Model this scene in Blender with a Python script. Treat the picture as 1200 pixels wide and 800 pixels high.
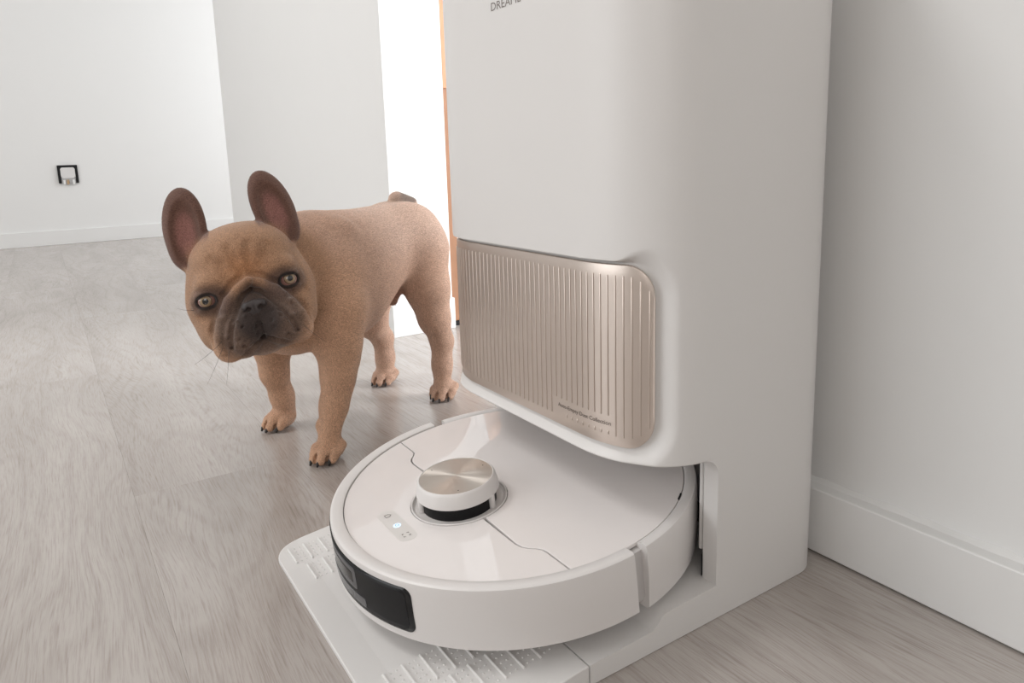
import bpy, bmesh, math, random
import numpy as np
from mathutils import Matrix, Vector

for o in list(bpy.data.objects): bpy.data.objects.remove(o)
scene = bpy.context.scene
col = scene.collection
random.seed(4)

# ------------------------------------------------------------------ camera
YAW, PIT, ROL = 2.5686, -0.1744, -0.0303
CAM = Vector((.5559, -.3524, .3984))
FPX = 843.7
fw = Vector((math.cos(YAW)*math.cos(PIT), math.sin(YAW)*math.cos(PIT), math.sin(PIT)))
_r = fw.cross(Vector((0, 0, 1))).normalized(); _u = _r.cross(fw)
RIGHT = _r*math.cos(ROL) + _u*math.sin(ROL)
UP = -_r*math.sin(ROL) + _u*math.cos(ROL)
cd = bpy.data.cameras.new('camera'); cam = bpy.data.objects.new('camera', cd); col.objects.link(cam)
cd.sensor_width = 36; cd.lens = FPX/1200*36; cd.shift_y = -69.25/1200
cd.clip_start = .02; cd.clip_end = 100
m = Matrix((RIGHT, UP, -fw)).transposed().to_4x4(); m.translation = CAM
cam.matrix_world = m
scene.camera = cam

# ------------------------------------------------------------------ world, light, exposure
world = bpy.data.worlds.new('world'); scene.world = world; world.use_nodes = True
bg = world.node_tree.nodes['Background']
bg.inputs[0].default_value = (.80, .90, 1.0, 1); bg.inputs[1].default_value = .6

def area_light(name, loc, direction, sx, sy, power, color=(1, 1, 1)):
    d = bpy.data.lights.new(name, 'AREA'); d.shape = 'RECTANGLE'; d.size = sx; d.size_y = sy
    d.energy = power; d.color = color
    o = bpy.data.objects.new(name, d); col.objects.link(o); o.location = loc
    o.rotation_euler = Vector(direction).to_track_quat('-Z', 'Y').to_euler()
    return o
# daylight entering through the windows of the two rooms
area_light('window_daylight', (-.9, -3.13, 1.25), (0, 1, 0), 2.1, 2.0, 27, (1.0, .995, .985))
area_light('rear_window_daylight', (2.17, -1.6, 1.45), (-1, 0, 0), 1.5, 1.3, 13, (1.0, .89, .815))
area_light('side_room_daylight', (1.42, 2.47, 1.3), (0, -1, 0), 1.3, 1.7, 128, (.95, .97, 1.0))
area_light('passage_daylight', (-3.27, 1.68, 1.1), (0, -1, 0), 1.0, 1.9, 20, (.97, .98, 1.0))
area_light('added_top_light', (-1.1, -1.5, 2.50), (0, 0, -1), .9, .9, 23, (1.0, .99, .98))  # added lamp for light from above, no such source is visible
scene.view_settings.view_transform = 'Standard'
scene.view_settings.look = 'None'
scene.view_settings.gamma = 1
scene.view_settings.use_curve_mapping = False
scene.view_settings.exposure = 0.15

# ------------------------------------------------------------------ helpers
def lin(r, g, b):
    f = lambda c: (c/255/12.92) if c/255 <= .04045 else ((c/255+.055)/1.055)**2.4
    return (f(r), f(g), f(b), 1)

def mat(name, c, rough=.5, metal=0, noise=None, bump=None, coat=0, spec=.5, sheen=0, sss=0):
    M = bpy.data.materials.new(name); M.use_nodes = True
    nt = M.node_tree; b = nt.nodes['Principled BSDF']
    b.inputs['Roughness'].default_value = rough; b.inputs['Metallic'].default_value = metal
    b.inputs['Coat Weight'].default_value = coat; b.inputs['Coat Roughness'].default_value = .02
    b.inputs['Specular IOR Level'].default_value = spec
    b.inputs['Sheen Weight'].default_value = sheen
    tc = nt.nodes.new('ShaderNodeTexCoord')
    sc, amt = noise or (30, .02)
    n = nt.nodes.new('ShaderNodeTexNoise'); n.inputs['Scale'].default_value = sc; n.inputs['Detail'].default_value = 3
    nt.links.new(tc.outputs['Object'], n.inputs['Vector'])
    mx = nt.nodes.new('ShaderNodeMix'); mx.data_type = 'RGBA'
    mx.inputs[6].default_value = tuple(min(1, v*(1-amt)) for v in c[:3]) + (1,)
    mx.inputs[7].default_value = tuple(min(1, v*(1+amt)) for v in c[:3]) + (1,)
    nt.links.new(n.outputs['Fac'], mx.inputs[0]); nt.links.new(mx.outputs[2], b.inputs['Base Color'])
    if bump:
        n2 = nt.nodes.new('ShaderNodeTexNoise'); n2.inputs['Scale'].default_value = bump[0]; n2.inputs['Detail'].default_value = 4
        nt.links.new(tc.outputs['Object'], n2.inputs['Vector'])
        bp = nt.nodes.new('ShaderNodeBump'); bp.inputs['Strength'].default_value = bump[1]; bp.inputs['Distance'].default_value = .002
        nt.links.new(n2.outputs['Fac'], bp.inputs['Height']); nt.links.new(bp.outputs[0], b.inputs['Normal'])
    return M

def mk(name, verts, faces, material, parent=None, smooth=True, angle=35, loc=None):
    me = bpy.data.meshes.new(name)
    me.from_pydata([tuple(v) for v in verts], [], [tuple(f) for f in faces]); me.update()
    bm = bmesh.new(); bm.from_mesh(me); bmesh.ops.recalc_face_normals(bm, faces=bm.faces); bm.to_mesh(me); bm.free()
    if smooth:
        me.shade_smooth(); me.set_sharp_from_angle(angle=math.radians(angle))
    o = bpy.data.objects.new(name, me); col.objects.link(o)
    me.materials.append(material)
    if parent: o.parent = parent
    if loc: o.location = loc
    return o

def tag(o, label, cat=None, group=None):
    o['label'] = label
    if cat: o['category'] = cat
    if group: o['group'] = group
    return o

def empty(name, loc=(0, 0, 0), rot=(0, 0, 0)):
    o = bpy.data.objects.new(name, None); o.empty_display_size = .05; col.objects.link(o)
    o.location = loc; o.rotation_euler = rot
    return o

def bevel(o, w, seg=2, ang=30):
    b = o.modifiers.new('bevel', 'BEVEL'); b.width = w; b.segments = seg; b.limit_method = 'ANGLE'; b.angle_limit = math.radians(ang)
    b.harden_normals = True
    return o

def box(name, x0, x1, y0, y1, z0, z1, material, parent=None, bev=0, seg=2):
    c = Vector(((x0+x1)/2, (y0+y1)/2, z0)); hx, hy, h = (x1-x0)/2, (y1-y0)/2, z1-z0
    v = [(-hx, -hy, 0), (hx, -hy, 0), (hx, hy, 0), (-hx, hy, 0), (-hx, -hy, h), (hx, -hy, h), (hx, hy, h), (-hx, hy, h)]
    f = [(3, 2, 1, 0), (4, 5, 6, 7), (0, 1, 5, 4), (1, 2, 6, 5), (2, 3, 7, 6), (3, 0, 4, 7)]
    o = mk(name, v, f, material, parent, smooth=bev > 0, loc=c)
    if bev: bevel(o, bev, seg)
    return o

def structure(o):
    o['kind'] = 'structure'; return o

def prism(name, poly, z0, z1, material, parent=None, bev=0, seg=2, tf=None):
    """poly: list of (x, y), counter-clockwise"""
    n = len(poly)
    v = [(x, y, z0) for x, y in poly] + [(x, y, z1) for x, y in poly]
    f = [tuple(range(n-1, -1, -1)), tuple(range(n, 2*n))] + [(i, (i+1) % n, n+(i+1) % n, n+i) for i in range(n)]
    if tf: v = [tf(*p) for p in v]
    o = mk(name, v, f, material, parent)
    if bev: bevel(o, bev, seg, 40)
    return o

def lathe(name, prof, material, parent=None, a0=0, a1=2*math.pi, n=96, center=(0, 0), closed=True, angle=35):
    """prof: (r, z) polygon swept about z; a partial sweep gets end caps"""
    full = abs(a1-a0-2*math.pi) < 1e-6
    k = len(prof); v = []; f = []
    cols = n if full else n+1
    for i in range(cols):
        t = a0+(a1-a0)*i/n
        for r, z in prof: v.append((center[0]+r*math.cos(t), center[1]+r*math.sin(t), z))
    for i in range(n):
        j = (i+1) % cols
        for p in range(k if closed else k-1):
            q = (p+1) % k
            f.append((i*k+p, j*k+p, j*k+q, i*k+q))
    if not full and closed:
        f.append(tuple(range(k))); f.append(tuple((cols-1)*k+p for p in range(k-1, -1, -1)))
    if not closed:
        pass
    return mk(name, v, f, material, parent, angle=angle)

def disc_poly(cx, cy, r, n=64):
    return [(cx+r*math.cos(2*math.pi*i/n), cy+r*math.sin(2*math.pi*i/n)) for i in range(n)]

def rrect(x0, x1, y0, y1, r, n=8):
    p = []
    for cx, cy, a in ((x1-r, y0+r, -90), (x1-r, y1-r, 0), (x0+r, y1-r, 90), (x0+r, y0+r, 180)):
        for i in range(n+1):
            t = math.radians(a+90*i/n); p.append((cx+r*math.cos(t), cy+r*math.sin(t)))
    return p

def text_mesh(body, size):
    """returns verts (x, y) and triangles of a line of lettering"""
    cu = bpy.data.curves.new('t', 'FONT'); cu.body = body; cu.size = size; cu.resolution_u = 3
    ob = bpy.data.objects.new('t', cu); col.objects.link(ob)
    dg = bpy.context.evaluated_depsgraph_get()
    me = bpy.data.meshes.new_from_object(ob.evaluated_get(dg))
    v = [tuple(x.co) for x in me.vertices]; f = [tuple(p.vertices) for p in me.polygons]
    bpy.data.objects.remove(ob); bpy.data.curves.remove(cu); bpy.data.meshes.remove(me)
    return v, f

# ------------------------------------------------------------------ materials
M_wall = mat('white wall paint', (.80, .80, .79, 1), .7, noise=(6, .008), bump=(160, .04))
M_base = mat('white baseboard enamel', (.80, .80, .79, 1), .35, noise=(12, .01), bump=(60, .03))
M_ceil = mat('ceiling paint', (.82, .82, .81, 1), .8)
M_wood = mat('raw wood jamb', lin(160, 116, 86), .6, noise=(25, .12))
M_wood2 = mat('pale wood jamb', lin(205, 152, 116), .6, noise=(25, .05))
M_black = mat('black plastic', (.008, .008, .009, 1), .45, spec=.25)
M_dark = mat('dark grey plastic', (.03, .03, .032, 1), .5)
M_dock = mat('matt white plastic', (.74, .725, .71, 1), .42, noise=(900, .012), bump=(1500, .02))
M_robot = mat('satin white plastic', (.745, .72, .705, 1), .36, noise=(900, .01))
M_lid = mat('glossy white lid', (.84, .80, .785, 1), .45, coat=1.0, spec=.2)
M_grey = mat('grey terminal', (.45, .45, .45, 1), .4, .3)
M_brass = mat('brass terminal', (.6, .42, .25, 1), .35, .8)
M_letter = mat('grey lettering', lin(120, 112, 108), .5)
M_letter2 = mat('brown lettering', lin(92, 80, 72), .5)
M_panel = mat('champagne metal', lin(210, 198, 189), .37, .85, noise=(2500, .05), bump=(2500, .03))
M_glassblk = mat('black sensor glass', (.005, .005, .006, 1), .16, spec=.35)
M_lens = mat('grey sensor plate', (.085, .085, .09, 1), .3)
M_led = mat('white indicator', (.8, .9, 1, 1), .4)
b_ = M_led.node_tree.nodes['Principled BSDF']; b_.inputs['Emission Color'].default_value = (.55, .75, 1, 1); b_.inputs['Emission Strength'].default_value = .55
M_icon = mat('grey icon print', lin(130, 122, 118), .5)
M_gap = mat('inner white plastic', (.58, .56, .55, 1), .6)

# brushed metal with turning marks about the centre
M_disc = mat('spun metal', lin(200, 192, 184), .36, 1.0)
nt = M_disc.node_tree; bs = nt.nodes['Principled BSDF']
tg = nt.nodes.new('ShaderNodeTangent'); tg.direction_type = 'RADIAL'; tg.axis = 'Z'
bs.inputs['Anisotropic'].default_value = .97; nt.links.new(tg.outputs[0], bs.inputs['Tangent'])

# laminate
def plank_material():
    M = bpy.data.materials.new('grey oak laminate'); M.use_nodes = True
    nt = M.node_tree; N = nt.nodes.new; L = nt.links.new; b = nt.nodes['Principled BSDF']
    tc = N('ShaderNodeTexCoord'); oi = N('ShaderNodeObjectInfo')
    off = N('ShaderNodeVectorMath'); off.operation = 'MULTIPLY_ADD'
    comb = N('ShaderNodeCombineXYZ')
    for i in range(3): L(oi.outputs['Random'], comb.inputs[i])
    off.inputs[1].default_value = (13, 7, 3)
    L(comb.outputs[0], off.inputs[0]); L(tc.outputs['Object'], off.inputs[2])
    def noise(scale, detail, rough=.55, dist=0):
        mp = N('ShaderNodeMapping'); mp.inputs['Scale'].default_value = scale; L(off.outputs[0], mp.inputs[0])
        n = N('ShaderNodeTexNoise'); n.inputs['Scale'].default_value = 1; n.inputs['Detail'].default_value = detail
        n.inputs['Roughness'].default_value = rough; n.inputs['Distortion'].default_value = dist
        L(mp.outputs[0], n.inputs['Vector']); return n
    broad = noise((2.0, 10, 1), 5, .55, .5)
    ring = noise((1.3, 6, 1), 2, .4, .15)
    mul = N('ShaderNodeMath'); mul.operation = 'MULTIPLY'; mul.inputs[1].default_value = 95; L(ring.outputs['Fac'], mul.inputs[0])
    sn = N('ShaderNodeMath'); sn.operation = 'SINE'; L(mul.outputs[0], sn.inputs[0])
    # let the fine grain follow the growth rings
    wv = N('ShaderNodeVectorMath'); wv.operation = 'MULTIPLY_ADD'; cw = N('ShaderNodeCombineXYZ'); L(ring.outputs['Fac'], cw.inputs[1])
    wv.inputs[1].default_value = (0, .16, 0); L(cw.outputs[0], wv.inputs[0]); L(off.outputs[0], wv.inputs[2])
    off = wv
    fine = noise((30, 680, 1), 3, .6, .15)
    pores = noise((13, 330, 1), 3, .6, .2)
    r1 = N('ShaderNodeValToRGB'); r1.color_ramp.elements[0].position = .3; r1.color_ramp.elements[1].position = .72
    r1.color_ramp.elements[0].color = lin(170, 162, 156); r1.color_ramp.elements[1].color = lin(191, 184, 179)
    L(broad.outputs['Fac'], r1.inputs[0])
    def darken(prev, fac, amount, colr):
        mx = N('ShaderNodeMix'); mx.data_type = 'RGBA'; mx.blend_type = 'MULTIPLY'
        mr = N('ShaderNodeMapRange'); mr.inputs['From Min'].default_value = amount[0]; mr.inputs['From Max'].default_value = amount[1]
        mr.inputs['To Max'].default_value = amount[2]
        L(fac, mr.inputs[0]); L(mr.outputs[0], mx.inputs[0]); L(prev, mx.inputs[6]); mx.inputs[7].default_value = colr
        return mx.outputs[2]
    c = darken(r1.outputs[0], sn.outputs[0], (.35, 1, .16), lin(198, 190, 184))
    c = darken(c, fine.outputs['Fac'], (.46, .72, .6), lin(212, 205, 200))
    c = darken(c, pores.outputs['Fac'], (.54, .74, .45), lin(200, 192, 186))
    L(c, b.inputs['Base Color'])
    b.inputs['Roughness'].default_value = .23; b.inputs['Specular IOR Level'].default_value = .9
    bp = N('ShaderNodeBump'); bp.inputs['Strength'].default_value = .25; bp.inputs['Distance'].default_value = .0006
    L(fine.outputs['Fac'], bp.inputs['Height']); L(bp.outputs[0], b.inputs['Normal'])
    return M
M_plank = plank_material()

# ------------------------------------------------------------------ room shell
floor = structure(box('floor', -4.3, 2.3, -3.3, 2.9, -.06, -.012, M_dark))
PW, PL = .192, 1.285
bm = bmesh.new(); bmesh.ops.create_cube(bm, size=1)
bmesh.ops.scale(bm, vec=(PL-.00012, PW-.00012, .012), verts=bm.verts)
bmesh.ops.bevel(bm, geom=[e for e in bm.edges if all(v.co.z > 0 for v in e.verts)], offset=.00015, segments=1, affect='EDGES')
pm = bpy.data.meshes.new('plank'); bm.to_mesh(pm); bm.free(); pm.materials.append(M_plank)
rows = int(6.0/PW)+1
for r in range(rows):
    y = -3.2+PW*(r+.5)+.02
    x = -4.25 - [0, .43, .86, .21, .64][r % 5]
    while x < 2.2:
        if x+PL > -4.2 and not (y > .55 and x < -2.6-1.4 and False):
            o = bpy.data.objects.new('plank', pm); col.objects.link(o); o.parent = floor
            o.location = (x+PL/2-floor.location.x, y-floor.location.y, -.006-floor.location.z)
        x += PL

# right-hand wall, behind the dock
wr = structure(box('wall_right', -.20, 2.2, .2685, .44, 0, 2.6, M_wall))
br = structure(box('baseboard_right', -.20, 2.2, .2495, .2685, .0016, .068, M_base, bev=.0018))
# thick caulk line on top of the skirting
rnd = random.Random(3); v = []; f = []
n = 120
for i in range(n+1):
    x = -.19+1.5*i/n; a = .0045+.0022*rnd.random(); h = .0015+.0012*rnd.random()
    v += [(x, .2687, .0675), (x, .2685-a, .0678), (x, .2685-a*.4, .068+h), (x, .2687, .068+h*1.6)]
for i in range(n):
    for k in range(3): f.append((i*4+k, (i+1)*4+k, (i+1)*4+k+1, i*4+k+1))
structure(mk('trim_1', v, f, M_base)).name = 'trim_1'

# wall block between the far passage and the doorway
wm = structure(box('wall_middle', -2.51, -.930, .291, .437, 0, 2.6, M_wall, bev=.002))
bmz = .0725
poly = [(-2.522, .2785), (-.918, .2785), (-.918, .437), (-.930, .437), (-.930, .291), (-2.51, .291), (-2.51, .437), (-2.522, .437)]
bb = structure(prism('baseboard_middle', poly, 0, bmz, M_base, bev=.0012))
# raw timber jamb in the doorway
dj = structure(box('door_1', -1.02, -.936, .4385, .52, .012, .552, M_wood, bev=.0015))
d2 = box('door_frame', -1.02, -.934, .4385, .52, .5525, 2.05, M_wood2, bev=.0015); d2.parent = dj; d2.location = d2.location-dj.location
d3 = box('door_foot', -1.02, -.935, .4385, .52, .0005, .0115, M_black); d3.parent = dj; d3.location = d3.location-dj.location
# far wall
structure(box('wall_far', -4.14, -4.0, -3.3, 1.7, 0, 2.6, M_wall))
structure(box('baseboard_far', -4.0, -3.988, -3.2, 1.7, 0, .077, M_base, bev=.0015))
# unseen walls: left wall with a wide window, wall behind the camera with a window, side room with a window
def wall_with_window(name, axis, pos, thick, a0, a1, w0, w1, wz0, wz1, n):
    parts = [(a0, w0, 0, 2.6), (w1, a1, 0, 2.6), (w0, w1, 0, wz0), (w0, w1, wz1, 2.6)]
    v = []; f = []
    for (p, q, z0, z1) in parts:
        b = len(v)
        if axis == 'y': c = [(p, pos), (q, pos), (q, pos+thick), (p, pos+thick)]
        else: c = [(pos, p), (pos+thick, p), (pos+thick, q), (pos, q)]
        v += [(x, y, z0) for x, y in c]+[(x, y, z1) for x, y in c]
        f += [tuple(b+i for i in t) for t in ((3, 2, 1, 0), (4, 5, 6, 7), (0, 1, 5, 4), (1, 2, 6, 5), (2, 3, 7, 6), (3, 0, 4, 7))]
    structure(mk(name, v, f, M_wall, smooth=False))
    # window frame: outer ring and a mullion
    v = []; f = []
    mid = (w0+w1)/2; t = .05
    for (p, q, z0, z1) in [(w0, w0+t, wz0, wz1), (w1-t, w1, wz0, wz1), (mid-t/2, mid+t/2, wz0, wz1), (w0, w1, wz0, wz0+t), (w0, w1, wz1-t, wz1)]:
        b = len(v); u0 = pos+thick*.3; u1 = pos+thick*.7
        if axis == 'y': c = [(p, u0), (q, u0), (q, u1), (p, u1)]
        else: c = [(u0, p), (u1, p), (u1, q), (u0, q)]
        v += [(x, y, z0) for x, y in c]+[(x, y, z1) for x, y in c]
        f += [tuple(b+i for i in t2) for t2 in ((3, 2, 1, 0), (4, 5, 6, 7), (0, 1, 5, 4), (1, 2, 6, 5), (2, 3, 7, 6), (3, 0, 4, 7))]
    structure(mk('window_%d' % n, v, f, M_base, smooth=False))
wall_with_window('wall_left', 'y', -3.3, .14, -4.0, 2.2, -2.0, .2, .2, 2.3, 1)
wall_with_window('wall_back', 'x', 2.2, .14, -3.3, 2.6, -2.4, -.8, .75, 2.15, 2)
wall_with_window('wall_side_room', 'y', 2.5, .14, -2.6, 2.2, .75, 2.1, .4, 2.2, 3)
wall_with_window('wall_passage', 'y', 1.7, .14, -4.0, -2.51, -3.8, -2.75, .1, 2.1, 4)
structure(box('wall_side_room_end', -2.62, -2.51, .437, 2.5, 0, 2.6, M_wall))
structure(box('ceiling', -4.14, 2.34, -3.3, 2.64, 2.6, 2.7, M_ceil))

# unseen flat ceiling lamp, added to brighten upward-facing surfaces
lamp = empty('added_ceiling_lamp', (-1.1, -1.5, 2.6)); tag(lamp, 'flat square white ceiling lamp, unseen, added for light from above', 'lamp')
prism('added_lamp_housing', rrect(-.5, .5, -.5, .5, .05), -.085, 0, M_base, lamp, bev=.004)

# wall socket left open: black frame, grey insert, terminals showing below
sk = empty('wall_socket', (-4.0, -.2155, .323))
tag(sk, 'black square socket frame, unfinished, on the white far wall', 'socket')
def ring_yz(y0, y1, z0, z1, t, r, x0, x1, name, material, parent):
    outer = rrect(y0, y1, z0, z1, .003); inner = rrect(y0+t, y1-t, z0+t, z1-t, r)
    n = len(outer); v = [(x1, *p) for p in outer]+[(x1, *p) for p in inner]+[(x0, *p) for p in outer]+[(x0, *p) for p in inner]
    f = []
    for i in range(n):
        j = (i+1) % n
        f += [(i, j, n+j, n+i), (i, 2*n+i, 2*n+j, j), (n+i, n+j, 3*n+j, 3*n+i)]
    return mk(name, v, f, material, parent)
ring_yz(-.0465, .0465, 0, .095, .0125, .012, 0, .010, 'frame', M_black, sk)
prism('insert', rrect(-.033, .033, .027, .083, .010), 0, .013, mat('grey insert', (.72, .71, .70, 1), .4), sk, tf=lambda x, y, z: (z, x, y))
prism('terminal_block', rrect(-.032, .032, -.003, .026, .004), 0, .011, M_grey, sk, tf=lambda x, y, z: (z, x, y))
for k, (y, mt) in enumerate(((-.02, M_wall), (-.004, M_brass), (.010, M_grey), (.022, M_wall))):
    prism('terminal', rrect(y-.005, y+.005, -.006, .018, .002), .010, .016, mt, sk, tf=lambda x, y, z: (z, x, y))

# ------------------------------------------------------------------ dock (base station)
dock = empty('robot_vacuum_dock', (0, .1, 0))
tag(dock, 'tall white base station with ribbed champagne panel against the right wall', 'docking station')
def under(o, parent):
    """parent while keeping the modelled world position"""
    o.parent = parent; o.matrix_parent_inverse = Matrix.Translation(-Vector(parent.location))
    return o
W, Y0, RX, RY, YB, RB = .176, .010, .088, .068, .243, .036
half = []
nf = 46
for i in range(nf+1): half.append(((W-RX)*i/nf, Y0))
nc = 60
for i in range(1, nc+1):
    t = math.pi/2*i/nc; e = .93
    half.append((W-RX+RX*math.sin(t)**e, Y0+RY*(1-math.cos(t)**e)))
for i in range(1, 16): half.append((W, Y0+RY+(YB-RB-Y0-RY)*i/15))
for i in range(1, 13):
    t = math.pi/2*i/12; half.append((W-RB+RB*math.cos(t), YB-RB+RB*math.sin(t)))
plan = [(-x, y) for x, y in half[:0:-1]] + half
S = [0.0]
for a, b in zip(plan, plan[1:]): S.append(S[-1]+math.hypot(b[0]-a[0], b[1]-a[1]))
mid = S[len(half)-1]; S = [s-mid for s in S]
pn = np.array(plan); sn_ = np.array(S)
tang = np.gradient(pn, axis=0); tang /= np.linalg.norm(tang, axis=1)[:, None]
nrm = np.stack([tang[:, 1], -tang[:, 0]], 1)
def on_plan(s, out=0.0):
    x = np.interp(s, sn_, pn[:, 0]); y = np.interp(s, sn_, pn[:, 1])
    a = np.interp(s, sn_, nrm[:, 0]); b = np.interp(s, sn_, nrm[:, 1]); l = math.hypot(a, b)
    return x+a/l*out, y+b/l*out
SP, PZ0, PZ1, PR = .166, .1585, .3125, .026       # dust panel in unrolled coordinates
def sdf_panel(s, z, grow=0):
    qx = abs(s)-(SP-PR); qz = abs(z-(PZ0+PZ1)/2)-((PZ1-PZ0)/2-PR)
    return math.hypot(max(qx, 0), max(qz, 0))+min(max(qx, qz), 0)-PR
ZB = .147
def inset(s, z):
    d = sdf_panel(s, z)
    if d <= 0: return .0085
    zt = min(1, max(0, (z-(PZ1-.004))/.004)); es = min(1, max(0, (abs(s)-(SP-.034))/.034)); es = es*es*(3-2*es)
    bt = min(1, max(0, (PZ0+.012-z)/.012))
    flat = .017*(1-zt)+.0022*zt; flat = flat*(1-bt)+.0115*bt
    side = .019
    ramp = flat*(1-es)+side*es
    t = min(1, d/ramp); t = t*t*(3-2*t)
    return .0085*(1-t)
zs = sorted(set([round(z, 5) for z in
     [ZB, ZB+.001, ZB+.0015, ZB+.0022]+list(np.linspace(ZB+.003, .20, 44))+list(np.linspace(.2, .29, 14))+list(np.linspace(.29, .306, 10))
     + list(np.linspace(.307, .319, 25))+list(np.linspace(.32, .345, 14))+list(np.linspace(.345, .585, 14))+[.592, .597, .6]]))
v = []; f = []
k = len(plan)
YT = -.0475
def foot(i):
    """plan of the foot: square front reaching out to the ramp plate"""
    x, y = plan[i]
    if y > Y0+RY+.0001: return x, y
    h = len(half)-1; j = abs(i-h); sg = 1 if i >= h else -1
    je = nf+nc; L1 = W; L2 = Y0+RY-YT; d = (L1+L2)*j/je
    return (sg*d, YT) if d <= L1 else (sg*W, YT+d-L1)
for z in (0, .0008, ZB-.0004):
    for i in range(k):
        x, y = foot(i)
        if z == 0:
            x *= 1-.0008/W; y = y-.0008 if y > .2 else y
        v.append((x, y, z))
for z in zs:
    for i in range(k):
        d = inset(S[i], z)
        if z < ZB+.0026 and plan[i][1] < .10: d += min(1, max(0, (.088-plan[i][1])/.03))*.0012*(1-(max(z, ZB+.001)-ZB-.001)/.0016)**2
        if z > .59: d += .010*((z-.59)/.01)**2
        v.append((*on_plan(S[i], -d), z))
nr = len(zs)+3
for r in range(nr-1):
    for i in range(k):
        j = (i+1) % k
        f.append((r*k+i, r*k+j, (r+1)*k+j, (r+1)*k+i))
f.append(tuple(range(k-1, -1, -1))); f.append(tuple((nr-1)*k+i for i in range(k)))
body = mk('housing', v, f, M_dock, angle=28)
# bay for the robot: stepped tray floor, rounded mouth, round back
YM = .0905; rm = .016
bay = [(-.10, .0176), (-.0475, .0178), (.017, .0195), (.022, .0220), (.026, .0265), (.031, .0295), (.040, .0305), (YM, .0318)]
bay += [(YM-rm+rm*math.cos(t), ZB+.001-rm+rm*math.sin(t)) for t in np.linspace(0, math.pi/2, 9)] + [(-.10, ZB+.001)]
c1 = prism('cut1', bay, -.3, .3, M_dock, tf=lambda x, y, z: (z, x, y))
c2 = prism('cut2', disc_poly(0, 0, .1845, 160), .0318, ZB+.001, M_dock)
for c in (c1, c2):
    md = body.modifiers.new('cut', 'BOOLEAN'); md.operation = 'DIFFERENCE'; md.object = c; md.solver = 'EXACT'
dg = bpy.context.evaluated_depsgraph_get()
nm_ = bpy.data.meshes.new_from_object(body.evaluated_get(dg))
body.modifiers.clear(); body.data = nm_
nm_.shade_smooth(); nm_.set_sharp_from_angle(angle=math.radians(28))
for c in (c1, c2): bpy.data.objects.remove(c)
under(body, dock)

# champagne front of the dust compartment
cols = 260; rws = 12
v = []; f = []
def panel_z(s):
    e = abs(s)-(SP-.0008-PR)
    dz = 0 if e <= 0 else PR-math.sqrt(max(0, PR*PR-min(e, PR)**2))
    return PZ0+.001+dz, PZ1-.0012-dz
POUT = -.0040
for i in range(cols+1):
    u = -1+2*i/cols; s = (SP-.0008)*(math.sin(u*math.pi/2)*.35+u*.65)
    a, b = panel_z(s)
    for r in range(rws+1): v.append((*on_plan(s, POUT), a+(b-a)*r/rws))
for i in range(cols):
    for r in range(rws):
        f.append((i*(rws+1)+r, (i+1)*(rws+1)+r, (i+1)*(rws+1)+r+1, i*(rws+1)+r+1))
pan = mk('dust_panel', v, f, M_panel)
sol = pan.modifiers.new('thickness', 'SOLIDIFY'); sol.thickness = .004; sol.offset = -1
bv = pan.modifiers.new('bevel', 'BEVEL'); bv.width = .0008; bv.segments = 2; bv.limit_method = 'ANGLE'
under(pan, dock); pan['label'] = 'champagne ribbed metal front of the dust compartment'
# upright ribs
TXT0, TXT1 = .0585, .126
def rib(s, za, zb):
    prof = [(-.0007, -.0006), (-.0005, .0006), (0, .00085), (.0005, .0006), (.0007, -.0006)]
    v = []; f = []
    for z, q in ((za, .3), (za+.0008, 1), (zb-.0008, 1), (zb, .3)):
        for ds, o in prof: v.append((*on_plan(s+ds, POUT+(o if o < 0 else o*q)), z))
    for r in range(3):
        for i in range(4): f.append((r*5+i, r*5+i+1, r*5+5+i+1, r*5+5+i))
    f += [(0, 1, 2, 3, 4), (15, 16, 17, 18, 19)]
    o = mk('rib', v, f, M_panel); o.parent = pan
    return o
s = -SP+.006
while s < SP-.005:
    a, b = panel_z(s); a += .0085; b -= .0085
    if TXT0-.004 < s < TXT1+.002:
        rib(s, .1845, b)
        if s > TXT0+.012: rib(s, a+.0005, .1720)
    else: rib(s, a, b)
    s += .00745
# lettering on panel and on the front of the shell
tv, tf_ = text_mesh('Auto-Empty Dust Collection', .0054)
mxx = max(p[0] for p in tv); sc = (TXT1-TXT0)/mxx
mk('lettering', [(*on_plan(TXT0+p[0]*sc, POUT+.0002), .1765+p[1]*.95) for p in tv], tf_, M_letter2, smooth=False).parent = pan
tv, tf_ = text_mesh('DREAME', .012)
wid = .0495
mxx = max(p[0] for p in tv)
mk_l = mk('lettering', [(-.0277+p[0]/mxx*wid, Y0-.0002, .5275+p[1]*.85) for p in tv], tf_, M_letter, smooth=False); under(mk_l, dock)

# soft gasket strips standing at the mouth of the bay
for sgn in (1, -1):
    for q, (rr, aa, w) in enumerate(((.1800, 32, .0022), (.1795, 36, .0018), (.1798, 40.5, .0022))):
        t = math.radians(aa); t = t if sgn > 0 else math.pi-t
        o = prism('gasket_strip', disc_poly(rr*math.cos(t)*1.008, rr*math.sin(t)*1.008, w, 12), .055, ZB-.001, M_dock); under(o, dock)
    t0, t1 = (math.radians(29), math.radians(60)) if sgn > 0 else (math.radians(120), math.radians(151))
    o = lathe('bay_shade_strip', [(.1835, .034), (.1842, .034), (.1842, .054), (.1835, .054)], M_black, None, t0, t1, 20); under(o, dock)  # black strip standing in for shade low on the bay wall
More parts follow.
